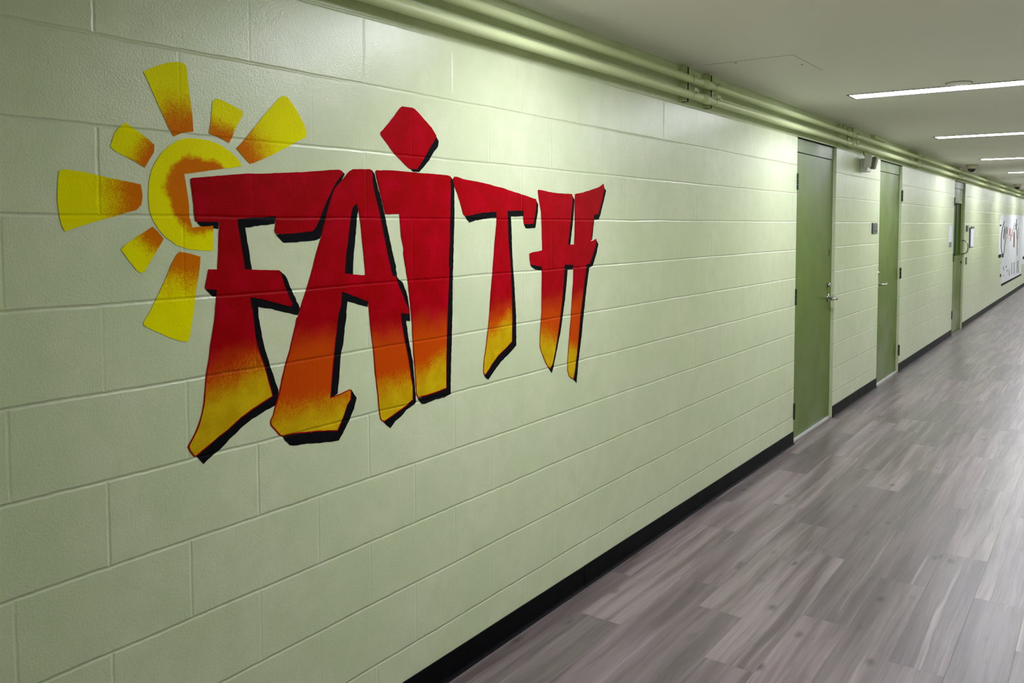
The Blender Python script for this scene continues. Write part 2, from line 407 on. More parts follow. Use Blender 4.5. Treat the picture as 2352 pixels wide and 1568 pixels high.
# ------------------------------------------------------------------ mural
P={
'disc':'1.3588,1.7581 1.3487,1.7762 1.3288,1.7925 1.3008,1.8079 1.2678,1.8175 1.2301,1.8202 1.2038,1.8189 1.1803,1.8103 1.1572,1.7967 1.1368,1.7779 1.1215,1.757 1.1101,1.7332 1.1026,1.7052 1.1001,1.6707 1.1026,1.6407 1.1102,1.6177 1.1242,1.5944 1.1435,1.5731 1.1683,1.5561 1.1964,1.5459 1.2281,1.5417 1.27,1.5387 1.271,1.6022 1.2136,1.5988 1.2064,1.6254 1.2039,1.6687 1.1981,1.7068 1.1951,1.7296 1.2494,1.7391 1.2937,1.7479 1.3395,1.7545',
'ray1':'1.0975,1.9648 1.1278,1.983 1.1577,1.9956 1.1856,2.0023 1.2009,2.0015 1.2084,1.9932 1.2116,1.9558 1.2165,1.9041 1.2217,1.8617 1.2226,1.8368 1.1885,1.829 1.1689,1.8197 1.1535,1.8454 1.1348,1.8852 1.1165,1.9242 1.1051,1.9477',
'ray2':'1.2775,1.9162 1.2871,1.9252 1.3038,1.9243 1.3376,1.9135 1.3635,1.9039 1.3651,1.894 1.348,1.8644 1.3328,1.8354 1.322,1.817 1.2902,1.8292 1.2644,1.8358 1.2718,1.8668 1.2753,1.8964',
'ray3':'1.4943,1.9593 1.5104,1.9561 1.5298,1.936 1.5493,1.9112 1.5657,1.8858 1.5735,1.8674 1.5697,1.8523 1.5208,1.8277 1.4554,1.7952 1.4114,1.7751 1.384,1.7657 1.3636,1.7848 1.3436,1.8036 1.3767,1.8367 1.4202,1.887 1.4584,1.9276 1.4779,1.9483',
'ray4':'1.0497,1.8419 1.0757,1.8265 1.1036,1.8085 1.1201,1.7952 1.1172,1.7774 1.1045,1.7582 1.0945,1.7406 1.0689,1.7537 1.0461,1.7634 1.0237,1.7743 1.0142,1.7833 1.0162,1.7923 1.025,1.8151 1.039,1.832',
'ray5':'0.9002,1.7221 0.9112,1.7265 0.9525,1.7227 1.0085,1.7124 1.0535,1.7046 1.0838,1.6999 1.0864,1.6749 1.0838,1.6519 1.0703,1.6403 1.0238,1.6262 0.9792,1.614 0.9361,1.5996 0.909,1.5907 0.9024,1.6018 0.897,1.623 0.8946,1.6482 0.8951,1.6777 0.8975,1.703',
'ray6':'1.1088,1.6014 1.124,1.5874 1.1365,1.5718 1.1255,1.5523 1.1051,1.5225 1.0875,1.4954 1.0792,1.4912 1.0685,1.4963 1.0527,1.5175 1.0394,1.5361 1.0315,1.5485 1.0447,1.5609 1.0684,1.5764 1.0925,1.59',
'ray7':'1.1781,1.5382 1.204,1.5336 1.2335,1.5245 1.2295,1.4938 1.2202,1.4453 1.2125,1.3969 1.2044,1.3537 1.1984,1.325 1.1918,1.3136 1.1747,1.318 1.1443,1.3311 1.11,1.3491 1.0884,1.3607 1.0805,1.3685 1.0817,1.3777 1.0967,1.3972 1.1172,1.4331 1.1382,1.4742 1.1542,1.5066 1.1676,1.5299',
'F':'1.211,1.7185 1.2156,1.722 1.2587,1.7268 1.3294,1.7353 1.3696,1.7396 1.4501,1.7449 1.5357,1.7517 1.6146,1.7596 1.6558,1.7653 1.6895,1.7685 1.7023,1.7652 1.7064,1.7572 1.6955,1.7468 1.676,1.7264 1.6544,1.6931 1.633,1.6571 1.6159,1.6215 1.5992,1.5959 1.587,1.5864 1.5321,1.5821 1.4627,1.579 1.4585,1.5888 1.4604,1.6055 1.4627,1.6283 1.4153,1.6255 1.3736,1.6232 1.3424,1.6195 1.3452,1.5939 1.3516,1.5559 1.3575,1.5205 1.3618,1.4871 1.412,1.4834 1.4697,1.4802 1.4786,1.4674 1.4908,1.4297 1.5053,1.4007 1.5151,1.3828 1.5066,1.3763 1.453,1.3923 1.4102,1.4047 1.3771,1.4116 1.38,1.3861 1.3839,1.3759 1.386,1.3458 1.3903,1.3064 1.3983,1.2753 1.4099,1.2436 1.4183,1.2211 1.425,1.1988 1.4334,1.1699 1.4428,1.1344 1.4107,1.1216 1.3751,1.1084 1.3403,1.0925 1.2996,1.0681 1.2732,1.0561 1.2408,1.0371 1.2092,1.0209 1.2037,1.0199 1.1913,1.0369 1.1862,1.0494 1.1888,1.0559 1.1983,1.0693 1.2142,1.0943 1.2242,1.1208 1.2318,1.1479 1.2369,1.1898 1.241,1.2263 1.2499,1.265 1.2573,1.3098 1.2645,1.3433 1.2702,1.3771 1.2742,1.4091 1.2775,1.4389 1.2451,1.4424 1.2436,1.4453 1.2488,1.4676 1.2542,1.4919 1.2804,1.4907 1.2825,1.5229 1.2857,1.5742 1.289,1.6126 1.2218,1.6125 1.2205,1.6194 1.2169,1.6553 1.2132,1.6883 1.2103,1.713',
'Fb1':'1.2264,1.613 1.2874,1.6132 1.2863,1.5947 1.2647,1.5965 1.2353,1.6022 1.2263,1.6091',
'Fb2':'1.3398,1.6215 1.4628,1.6298 1.4597,1.607 1.4148,1.6031 1.3648,1.5967 1.369,1.5732 1.3781,1.5258 1.383,1.4847 1.3594,1.4857 1.3498,1.55 1.3426,1.5968',
'Fb3':'1.7014,1.7635 1.7129,1.7575 1.7128,1.7526 1.7018,1.7406 1.6799,1.7102 1.6624,1.6771 1.6493,1.6477 1.6384,1.6217 1.6297,1.5958 1.6211,1.5765 1.6147,1.5644 1.5904,1.5593 1.5315,1.5562 1.488,1.5557 1.4753,1.5658 1.4627,1.5781 1.5321,1.5837 1.5851,1.5896 1.6078,1.6215 1.6419,1.6928 1.6719,1.7327',
'Fb4':'1.2445,1.4436 1.2798,1.4402 1.2761,1.4204 1.265,1.4217 1.2542,1.4319',
'Fb5':'1.4697,1.4817 1.4824,1.4719 1.4971,1.4572 1.5078,1.4317 1.5243,1.3993 1.5391,1.3698 1.531,1.35 1.4893,1.3616 1.4453,1.3746 1.4009,1.3843 1.4019,1.3542 1.4046,1.3471 1.4113,1.304 1.4212,1.2664 1.4346,1.2219 1.4482,1.1829 1.4604,1.15 1.4598,1.1222 1.4502,1.1084 1.4101,1.0958 1.3745,1.0828 1.3397,1.0658 1.3056,1.0433 1.2723,1.0213 1.24,1.0056 1.2278,0.997 1.2182,1.0079 1.2092,1.02 1.2409,1.04 1.2997,1.071 1.3752,1.1114 1.4392,1.1366 1.4214,1.1993 1.4064,1.244 1.3898,1.2854 1.3823,1.3372 1.3744,1.3716 1.3737,1.4133 1.4531,1.3954 1.5067,1.3788 1.5117,1.3831 1.4871,1.4299 1.4731,1.4708',
'A':'1.7238,1.7597 1.7327,1.7668 1.746,1.7719 1.8138,1.7763 1.8207,1.7715 1.8251,1.7564 1.8238,1.7463 1.8308,1.7089 1.8456,1.6638 1.858,1.622 1.8704,1.5722 1.8854,1.514 1.9007,1.459 1.9099,1.4404 1.9209,1.441 1.9288,1.4178 1.9396,1.3974 1.9559,1.3684 1.9724,1.3392 1.9823,1.3123 1.9412,1.3199 1.9463,1.2856 1.9541,1.2489 1.9676,1.1992 1.9783,1.1534 1.9863,1.1076 1.9945,1.0738 1.9938,1.027 1.962,1.0123 1.9281,1.0005 1.8893,0.988 1.8622,0.9795 1.8516,0.9835 1.8449,0.9927 1.8404,1.0131 1.8345,1.0686 1.8252,1.1398 1.8195,1.2022 1.8117,1.2569 1.8049,1.311 1.8006,1.357 1.7949,1.3802 1.7953,1.3692 1.6947,1.4068 1.6905,1.3672 1.6814,1.3405 1.6742,1.3013 1.6644,1.2361 1.6547,1.171 1.6469,1.096 1.6811,1.1001 1.7029,1.1049 1.7206,1.108 1.7271,1.1008 1.7244,1.0757 1.7109,1.0611 1.6927,1.0239 1.6704,0.9896 1.6324,0.9975 1.559,1.0079 1.5122,1.0145 1.4817,1.0153 1.4723,1.0151 1.463,1.0202 1.445,1.0411 1.4326,1.056 1.4317,1.067 1.4405,1.0823 1.4502,1.1084 1.462,1.1404 1.474,1.179 1.4861,1.2178 1.5021,1.2563 1.5104,1.2867 1.5186,1.311 1.5269,1.3416 1.5316,1.3452 1.5391,1.3667 1.5617,1.4189 1.5805,1.4655 1.5933,1.5034 1.6039,1.5319 1.6233,1.583 1.6364,1.6217 1.654,1.6737 1.6714,1.7099 1.6974,1.7338',
'Ahole':'1.7574,1.6687 1.7639,1.6527 1.7721,1.6089 1.78,1.541 1.7859,1.4897 1.7889,1.4503 1.7358,1.4553 1.7073,1.4594 1.7126,1.5091 1.7248,1.5755 1.7347,1.6355 1.7417,1.6573',
'Ab0':'1.7575,1.671 1.7652,1.6544 1.7588,1.6223 1.751,1.5584 1.7434,1.5081 1.7389,1.4528 1.7042,1.4562 1.7096,1.5092 1.7217,1.5755 1.7316,1.6355 1.7386,1.659',
'Ab1':'1.8207,1.7743 1.8343,1.7618 1.8465,1.7208 1.8616,1.6832 1.8766,1.6298 1.8918,1.5758 1.907,1.5173 1.9227,1.4698 1.9213,1.4693 1.9264,1.4396 1.9345,1.4293 1.951,1.4204 1.962,1.3999 1.9729,1.3712 1.9809,1.3345 1.9834,1.3122 1.9842,1.2899 1.9661,1.2917 1.9739,1.2467 1.9847,1.197 1.9956,1.1551 2.0007,1.1055 2.0058,1.0556 2.0094,1.0181 2.0023,1.0112 1.9618,0.9982 1.939,0.9824 1.911,0.9718 1.8888,0.9544 1.8727,0.9655 1.8595,0.978 1.8569,0.9844 1.9169,0.9986 1.9898,1.0297 1.987,1.075 1.971,1.1584 1.9497,1.2494 1.938,1.2904 1.9373,1.3222 1.9777,1.3147 1.9503,1.3689 1.9168,1.4244 1.9047,1.4385 1.8911,1.4633 1.8538,1.622 1.8267,1.7087 1.8174,1.761',
'Ab2':'1.6913,1.4087 1.8,1.3716 1.7973,1.3511 1.7167,1.3752 1.7117,1.3421 1.7125,1.3377 1.7066,1.3047 1.6969,1.2488 1.6876,1.2164 1.6824,1.167 1.6725,1.1016 1.6448,1.0947 1.6517,1.1715 1.6602,1.2366 1.6724,1.3181 1.6823,1.3446',
'Ab3':'1.725,1.107 1.7477,1.0768 1.7373,1.0461 1.7189,1.0154 1.6963,0.9859 1.6829,0.9684 1.6741,0.9602 1.6192,0.9662 1.5584,0.9757 1.5114,0.9813 1.4962,0.9856 1.4814,1.0021 1.4712,1.0169 1.5122,1.0161 1.6683,0.9924 1.7065,1.0619 1.721,1.0797',
'I':'1.836,1.7695 1.8422,1.7743 1.9328,1.7777 1.9999,1.7761 2.1061,1.7754 2.1775,1.7748 2.1902,1.7712 2.1915,1.7124 2.1867,1.628 2.1833,1.5435 2.1772,1.459 2.1821,1.4624 2.1746,1.3695 2.1691,1.2764 2.1639,1.1576 2.1613,1.0383 2.1233,1.0339 2.0618,1.0296 2.0172,1.0299 2.0097,1.0426 2.0038,1.1172 1.9962,1.1997 1.9916,1.2812 1.984,1.3503 1.9762,1.407 1.9657,1.4634 1.9552,1.5114 1.9568,1.5278 1.9462,1.5674 1.939,1.6401 1.8927,1.6377 1.8767,1.6383 1.8692,1.6642 1.8567,1.7021 1.8443,1.7396',
'Ib':'2.1871,1.7732 2.2029,1.7592 2.2092,1.7383 2.2102,1.6493 2.2051,1.5431 2.2022,1.4787 2.1991,1.4276 2.1949,1.2825 2.1883,1.1545 2.1823,1.0197 2.1849,1.0137 2.1482,1.0084 2.0982,1.0086 2.0555,1.0036 2.0376,1.0056 2.0258,1.0152 2.0171,1.027 2.0619,1.0317 2.1234,1.0381 2.155,1.0414 2.1595,1.1582 2.1702,1.3698 2.1776,1.4626 2.1823,1.6279 2.1864,1.7122',
'dot':'1.958,1.9846 1.9775,1.9849 2.0029,1.9859 2.0171,1.9816 2.0487,1.9612 2.0959,1.9297 2.1199,1.9054 2.1167,1.8969 2.089,1.8641 2.0587,1.8255 2.0378,1.8001 2.0231,1.7873 1.9887,1.7862 1.9775,1.7926 1.9444,1.8141 1.9173,1.8317 1.8908,1.8566 1.8622,1.8828 1.8598,1.892 1.8973,1.926 1.9301,1.9602 1.9496,1.9797',
'dotb':'2.1186,1.9012 2.1307,1.8878 2.1286,1.8712 2.107,1.8491 2.0824,1.819 2.0524,1.7929 2.0346,1.7791 2.0028,1.779 1.9915,1.7863 2.0231,1.7893 2.0558,1.8273 2.086,1.8659 2.1136,1.8967',
'T':'2.201,1.7633 2.2095,1.7713 2.2258,1.772 2.2586,1.7659 2.3682,1.7567 2.4773,1.7439 2.5931,1.7247 2.7037,1.7063 2.7079,1.6943 2.6994,1.6506 2.6842,1.608 2.6208,1.6079 2.6168,1.626 2.6186,1.6601 2.5147,1.6577 2.5182,1.607 2.5217,1.5374 2.5295,1.4854 2.5332,1.448 2.5383,1.3916 2.5419,1.321 2.5454,1.2406 2.5426,1.1559 2.5059,1.1368 2.4526,1.111 2.4153,1.0838 2.3933,1.0641 2.3751,1.0509 2.3658,1.0591 2.3645,1.0774 2.3684,1.1085 2.3795,1.1524 2.3907,1.21 2.4022,1.2815 2.41,1.3535 2.4215,1.4299 2.4292,1.4886 2.4351,1.539 2.4466,1.6069 2.4484,1.6532 2.3673,1.6491 2.291,1.6373 2.2674,1.6349 2.2574,1.6413 2.2444,1.6712 2.2252,1.7134 2.206,1.7466',
'Tb1':'2.264,1.6371 2.3253,1.6464 2.4514,1.6555 2.4512,1.6319 2.3814,1.627 2.3251,1.6201 2.2921,1.6125 2.2773,1.6233',
'Tb2':'2.5109,1.66 2.6186,1.6615 2.6185,1.6378 2.5377,1.6358 2.5413,1.5837 2.5444,1.513 2.5504,1.4473 2.5579,1.3811 2.5631,1.3194 2.5691,1.2479 2.5701,1.1384 2.5291,1.1151 2.4751,1.0894 2.4299,1.0587 2.4077,1.0414 2.3952,1.031 2.3822,1.0384 2.3686,1.0532 2.4117,1.0866 2.5006,1.1398 2.5371,1.1566 2.5399,1.2506 2.5291,1.4155 2.5178,1.5375',
'Tb3':'2.7037,1.7039 2.7206,1.6849 2.7163,1.6556 2.6992,1.5925 2.6329,1.5903 2.6184,1.6108 2.6783,1.6109 2.6977,1.6554',
'H':'2.7148,1.7429 2.725,1.7447 2.7943,1.7382 2.8661,1.7345 2.969,1.7346 2.9738,1.7208 2.9672,1.6742 2.9501,1.5813 2.9378,1.5207 2.9838,1.5214 2.9885,1.5811 2.9884,1.659 2.9902,1.7352 3.057,1.7441 3.1383,1.7601 3.2013,1.7758 3.2312,1.789 3.2389,1.769 3.2177,1.711 3.186,1.6517 3.1492,1.6492 3.139,1.6072 3.1238,1.532 3.1707,1.5432 3.1655,1.5151 3.1396,1.4724 3.1138,1.4345 3.0883,1.4323 3.0858,1.4252 3.0708,1.3619 3.0509,1.2672 3.0361,1.2046 3.0214,1.1104 3.0097,1.0481 2.9941,0.9759 2.9824,0.9432 2.963,0.9489 2.9437,0.9623 2.9322,0.9902 2.9341,1.0318 2.9435,1.1089 2.9578,1.2014 2.9673,1.2894 2.9768,1.3671 2.9796,1.4348 2.9129,1.4375 2.9055,1.3711 2.8915,1.2797 2.8776,1.209 2.8592,1.1393 2.8409,1.0802 2.8227,1.0316 2.8046,1.0139 2.7868,1.0205 2.7604,1.0553 2.7343,1.0987 2.7257,1.1196 2.7302,1.1736 2.7407,1.2518 2.7409,1.3309 2.7437,1.4359 2.6653,1.4481 2.6587,1.4676 2.6572,1.4917 2.6738,1.4961 2.746,1.5015 2.7435,1.5825 2.7377,1.6559 2.7232,1.7044',
'Hb1':'2.969,1.7331 2.9883,1.7109 2.9835,1.659 2.9711,1.5916 2.9549,1.5183 2.9312,1.5188 2.9434,1.6071 2.9595,1.6844',
'Hb2':'3.2335,1.7716 3.2553,1.7587 3.2338,1.7114 3.2073,1.6563 3.1914,1.6289 3.1514,1.6277 3.1391,1.5695 3.1341,1.5399 3.1165,1.5338 3.1266,1.6072 3.1388,1.6528 3.1786,1.6549 3.2102,1.7109',
'Hb3':'3.1643,1.5433 3.1877,1.5173 3.171,1.4769 3.1398,1.4238 3.1088,1.4154 3.1093,1.4108 3.0962,1.3605 3.0811,1.2971 3.0662,1.2233 3.0463,1.1183 3.0315,1.0559 3.0197,1.0042 3.0119,0.952 3.007,0.9207 2.9766,0.9457 2.9873,0.9769 3.0018,1.0491 3.0291,1.2053 3.0627,1.3623 3.0787,1.4255 3.0801,1.4358 3.1066,1.4391 3.1519,1.5099',
'Hb4':'2.662,1.4501 2.7467,1.4374 2.7432,1.4203 2.6988,1.4263 2.6736,1.438',
'Hb5':'2.9092,1.4402 2.9815,1.4373 2.9768,1.4141 2.9356,1.4149 2.929,1.3698 2.9168,1.2983 2.8962,1.2176 2.8776,1.1475 2.8546,1.0887 2.8363,1.0399 2.8272,1.0157 2.8154,0.993 2.7912,1.0183 2.8164,1.035 2.8528,1.14 2.885,1.2802 2.8999,1.3714',
}

def loop(k): return [tuple(float(v) for v in a.split(',')) for a in P[k].split()]
def roughen(pl, step=.014, amp=.0007):
    out = []
    for i, a in enumerate(pl):
        b = pl[(i+1) % len(pl)]; L = math.hypot(b[0]-a[0], b[1]-a[1]); n = max(1, int(L/step))
        for k in range(n):
            t = k/n; out.append((a[0]+(b[0]-a[0])*t+random.uniform(-amp, amp), a[1]+(b[1]-a[1])*t+random.uniform(-amp, amp)))
    return out
def inset(pl, d):
    A = sum(a[0]*b[1]-b[0]*a[1] for a, b in zip(pl, pl[1:]+pl[:1])); s = 1 if A > 0 else -1
    out = []; n = len(pl)
    for i in range(n):
        p, a, q = pl[i-1], pl[i], pl[(i+1) % n]
        e1 = Vector((a[0]-p[0], a[1]-p[1])).normalized(); e2 = Vector((q[0]-a[0], q[1]-a[1])).normalized()
        n1 = Vector((-e1.y, e1.x))*s; n2 = Vector((-e2.y, e2.x))*s; m = n1+n2
        m = m.normalized() if m.length > .2 else n1
        k = min(1.6, 1/max(.35, m.dot(n1))); out.append((a[0]+m.x*d*k, a[1]+m.y*d*k))
    return out
def paint_mesh(loops, x):
    bm = newbm(); vs = []
    tri = geometry.tessellate_polygon([[Vector((p[0], p[1], 0)) for p in l] for l in loops])
    for l in loops: vs += [bm.verts.new((x, p[0], p[1])) for p in l]
    for t in tri:
        try: bm.faces.new([vs[i] for i in t])
        except ValueError: pass
    bmesh.ops.recalc_face_normals(bm, faces=bm.faces)
    for f in bm.faces:
        f.normal_update()
        if f.normal.x < 0: f.normal_flip()
    return bm
RED, ORG, YEL = s2l(176, 2, 18), s2l(196, 70, 6), s2l(206, 172, 14)
def red(t, p, x, y, z): return t.mix(t.smooth(t.noise(p, 14, 3, .6), .35, .8), s2l(140, 0, 6), s2l(162, 0, 24))
MRED = mural_paint('red_wall_paint', red)
MORED = mural_paint('dark_red_line_paint', lambda t, p, x, y, z: t.mix(t.noise(p, 30), s2l(160, 10, 8), s2l(180, 30, 10)))
MBLK = mural_paint('black_wall_paint', lambda t, p, x, y, z: t.mix(t.noise(p, 40, 2), (.002, .002, .003), (.007, .007, .009)), .5)
def flame(name, y1, y2, za, zb, ya, yb, slope1=0.0):
    """red over orange over yellow; the yellow edge runs from za at y1 to zb at y2, the orange edge sits near z=ya..yb"""
    def f(t, p, x, y, z):
        st = t.M('MULTIPLY', t.M('SUBTRACT', t.noise(t.vec('MULTIPLY', p, (1, 1, .55)), 280, 2, .6), .5), .10)
        lo = t.M('MULTIPLY', t.M('SUBTRACT', t.noise(p, 13, 2), .5), .07)
        u = t.smooth(y, y1, y2)
        u.node.interpolation_type = 'LINEAR'
        ze = t.M('ADD', za, t.M('MULTIPLY', u, zb-za)); ze1 = t.M('ADD', ya, t.M('MULTIPLY', u, yb-ya))
        s1 = t.M('ADD', t.M('ADD', t.M('SUBTRACT', ze1, z), lo), t.M('MULTIPLY', st, .5))
        s2 = t.M('ADD', t.M('ADD', t.M('SUBTRACT', ze, z), lo), st)
        r = red(t, p, x, y, z)
        c = t.mix(t.smooth(s1, -.050, .060), r, s2l(178, 62, 2))
        yl = t.mix(t.smooth(t.noise(p, 18, 3), .3, .7), s2l(178, 144, 6), s2l(196, 164, 14))
        return t.mix(t.smooth(s2, -.050, .055), c, yl)
    return mural_paint(name, f, .40)
MFL = {'F': flame('flame_paint_f', 1.24, 1.42, 1.172, 1.222, 1.245, 1.262),
       'A': flame('flame_paint_a', 1.55, 1.98, 1.078, 1.095, 1.285, 1.255),
       'I': flame('flame_paint_i', 2.01, 2.16, 1.105, 1.150, 1.280, 1.280),
       'T': flame('flame_paint_t', 2.39, 2.55, 1.200, 1.255, 1.285, 1.300),
       'H': flame('flame_paint_h', 2.75, 3.03, 1.160, 1.062, 1.285, 1.290)}
LET = {'F': (['Fb1', 'Fb2', 'Fb3', 'Fb4', 'Fb5'], 'red capital F painted on the block wall, yellow foot, beside the painted sun'),
       'A': (['Ab1', 'Ab2', 'Ab3'], 'red capital A painted on the block wall between the painted F and I'),
       'I': (['Ib', 'dotb'], 'tall red letter I with a diamond dot above it, painted on the block wall'),
       'T': (['Tb1', 'Tb2', 'Tb3'], 'red letter T with one yellow pointed foot, painted between I and H'),
       'H': (['Hb1', 'Hb2', 'Hb3', 'Hb4', 'Hb5'], 'red letter H with two pointed feet, last painted letter before the bare wall')}
XS, XF, XG = .0008, .0012, .0016
for L, (blacks, lab) in LET.items():
    outer = loop(L); cy = sum(p[0] for p in outer)/len(outer); cz = min(p[1] for p in outer)
    e = empty('painted_letter', (0, cy, cz), lab, 'letter', 'painted letters of the word on the wall')
    holes = [loop('Ahole')] if L == 'A' else []
    # the black drop shadow, its pieces in one mesh
    bm = newbm()
    for i, k in enumerate(blacks + (['Ab0'] if L == 'A' else [])):
        b2 = paint_mesh([roughen(loop(k), .010, .0010)], XS - .00004*i)
        me = bpy.data.meshes.new('tmp'); b2.to_mesh(me); b2.free(); bm.from_mesh(me); bpy.data.meshes.remove(me)
    part('drop_shadow', bm, MBLK, e, label='black drop shadow')
    part('letter_outline', paint_mesh([roughen(outer)] + [roughen(h) for h in holes], XF), MORED if 0 else MRED, e)
    ins = inset(outer, .0032); hins = [inset(h, -.0032) for h in holes]
    part('letter_face', paint_mesh([roughen(ins, .014, .0006)] + [roughen(h, .014, .0004) for h in hins], XG), MFL[L], e)
    if L == 'I': part('dot', paint_mesh([roughen(loop('dot'))], XF), MRED, e, label='red diamond dot')
# sun
SY, SZ = 1.2406, 1.6797
def sunmat(name, r0, r1):
    def f(t, p, x, y, z):
        dy = t.M('SUBTRACT', y, SY); dz = t.M('SUBTRACT', z, SZ)
        r = t.M('SQRT', t.M('ADD', t.M('MULTIPLY', dy, dy), t.M('MULTIPLY', dz, dz)))
        st = t.M('MULTIPLY', t.M('SUBTRACT', t.noise(p, 300, 2, .6), .5), (r1-r0)*1.9)
        lo = t.M('MULTIPLY', t.M('SUBTRACT', t.noise(p, 22, 2), .5), .05)
        k = t.smooth(t.M('ADD', t.M('ADD', r, st), lo), r0-(r1-r0)*.45, r1+(r1-r0)*.3, 1, .04)
        org = t.mix(t.noise(p, 30, 2), s2l(192, 96, 0), s2l(200, 108, 0))
        yl = t.mix(t.smooth(t.noise(p, 9, 3), .3, .7), s2l(222, 216, 0), s2l(228, 222, 0))
        return t.mix(k, yl, org)
    return mural_paint(name, f, .40)
MS0 = sunmat('sun_disc_paint', .090, .102); MSS = sunmat('short_ray_paint', .180, .212); MSL = sunmat('long_ray_paint', .205, .262)
e = empty('painted_sun', (0, SY, SZ-.37), 'yellow sun with an orange heart and seven rays painted left of the letters', 'sun')
part('sun_disc', paint_mesh([roughen(loop('disc'))], XF), MS0, e, label='yellow and orange disc cut off by the letter F')
for i in range(1, 8):
    part('sun_ray', paint_mesh([roughen(loop('ray%d' % i))], XF), MSS if i in (2, 4, 6) else MSL, e)

# ------------------------------------------------------------------ far banner mural
RIB=[('k',[(19.676,1.677),(19.358,1.553),(19.206,1.437),(19.149,1.31),(19.197,1.126),(19.251,1.09),(19.382,0.997),(19.563,0.925),(19.696,0.921),(19.512,0.993),(19.379,1.087),(19.324,1.123),(19.275,1.308),(19.333,1.436),(19.487,1.553),(19.809,1.678)]),('k',[(19.695,1.563),(19.916,1.457),(20.001,1.324),(19.933,1.22),(19.802,1.169),(19.811,1.076),(19.668,0.989),(19.571,0.943),(19.678,0.94),(19.777,0.985),(19.921,1.074),(19.911,1.167),(20.044,1.218),(20.113,1.323),(20.027,1.456),(19.804,1.563)]),('k',[(19.735,1.516),(19.639,1.433),(19.603,1.304),(19.752,1.301),(19.788,1.432),(19.886,1.515)]),('k',[(20.07,1.562),(20.192,1.482),(20.173,1.407),(20.312,1.406),(20.332,1.481),(20.209,1.562)]),('r',[(20.766,1.528),(20.791,1.44),(20.761,1.364),(20.964,1.361),(20.995,1.438),(20.969,1.527)]),('r',[(21.071,1.382),(21.021,1.239),(21.182,1.236),(21.232,1.381)]),('r',[(20.367,1.551),(20.437,1.302),(20.49,1.302),(20.42,1.551)]),('b',[(21.332,1.503),(21.327,1.335),(21.443,1.333),(21.448,1.503)]),('b',[(21.69,1.445),(21.684,1.085),(21.855,1.081),(21.86,1.443)]),('b',[(21.833,1.415),(21.935,1.079),(22.068,1.076),(21.965,1.414)]),('k',[(22.177,1.727),(22.219,1.593),(22.355,1.593),(22.313,1.727)]),('k',[(21.765,1.639),(22.141,1.558),(22.276,1.558),(21.896,1.639)]),('k',[(22.48,1.628),(22.198,1.564),(22.334,1.563),(22.619,1.628)]),('k',[(22.155,1.587),(22.126,1.488),(22.334,1.487),(22.364,1.587)]),('b',[(22.328,1.499),(22.493,1.262),(22.654,1.259),(22.486,1.498)]),('b',[(22.773,1.533),(22.674,1.259),(22.783,1.258),(22.883,1.532)]),('b',[(22.576,1.261),(22.563,1.047),(22.706,0.864),(22.826,0.861),(22.682,1.044),(22.694,1.259)]),('k',[(21.708,1.593),(21.687,1.473),(21.787,1.473),(21.808,1.593)]),('g',[(19.813,0.726),(19.683,0.695),(19.865,0.638),(19.993,0.632),(19.809,0.69),(19.94,0.721)]),('k',[(20.27,0.72),(20.28,0.685),(20.412,0.679),(20.403,0.715)]),('g',[(20.43,0.581),(20.566,0.625),(20.841,0.613),(21.006,0.469),(21.138,0.462),(20.972,0.607),(20.693,0.619),(20.556,0.575)]),('g',[(20.537,0.531),(20.911,0.493),(21.032,0.487),(20.655,0.525)]),('g',[(21.497,0.743),(21.407,0.607),(21.447,0.473),(21.584,0.466),(21.545,0.601),(21.635,0.737)]),('g',[(22.022,0.729),(21.91,0.653),(22.038,0.454),(22.203,0.446),(22.074,0.646),(22.187,0.723)]),('g',[(22.634,0.734),(22.688,0.446),(22.819,0.44),(22.764,0.73)]),('g',[(22.998,0.742),(22.858,0.607),(23.095,0.441),(23.298,0.431),(23.058,0.598),(23.2,0.735)]),('g',[(19.643,0.523),(19.83,0.544),(19.966,0.537),(19.776,0.516)])]

PANW = [(18.834,1.62),(19.061,1.799),(23.05,1.828),(24.2,1.831),(24.9,1.832),(24.9,.60),(23.95,.594),(23.953,.355),(19.449,.373),(19.361,.607),(19.197,.627),(19.154,.796),(19.395,.786),(19.41,.93),(18.8,.962)]
def far_white(t, p, x, y, z): return t.mix(t.noise(p, 5, 2), s2l(214, 215, 222), s2l(222, 222, 230))
MFW = mural_paint('white_wall_paint', far_white)
e = empty('painted_banner', (0, 21.6, .33), 'white wall panel with black and red brush writing far down the corridor', 'mural')
part('white_ground', paint_mesh([PANW], .0008), MFW, e)
cm = {'k': MBLK, 'r': mural_paint('brick_red_paint', lambda t, p, x, y, z: t.mix(t.noise(p, 9), s2l(170, 60, 40), s2l(190, 84, 60))),
      'b': mural_paint('brown_paint', lambda t, p, x, y, z: t.mix(t.noise(p, 9), s2l(96, 66, 54), s2l(122, 90, 76))),
      'g': mural_paint('grey_blue_paint', lambda t, p, x, y, z: t.mix(t.noise(p, 9), s2l(108, 118, 126), s2l(140, 148, 156)))}
nm = {'k': 'black_stroke', 'r': 'red_stroke', 'b': 'brown_stroke', 'g': 'small_letter'}
for i, (c_, pl) in enumerate(RIB):
    part(nm[c_], paint_mesh([pl], .0012+.00002*i), cm[c_], e)
part('black_ledge_line', paint_mesh([[(19.421,.378),(23.9,.371),(24.05,.331),(19.45,.326)]], .0012), MBLK, e)
for (a, b, c, d_) in ((18.79, 19.33, .935, 1.0), (19.44, 19.74, .92, 1.0), (24.2, 24.7, .72, .79), (18.9, 19.15, 1.57, 1.605), (19.18, 19.40, .53, .59)):
    part('black_mark', paint_mesh([[(a, c), (b, c), (b, d_), (a, d_)]], .0014), MBLK, e)

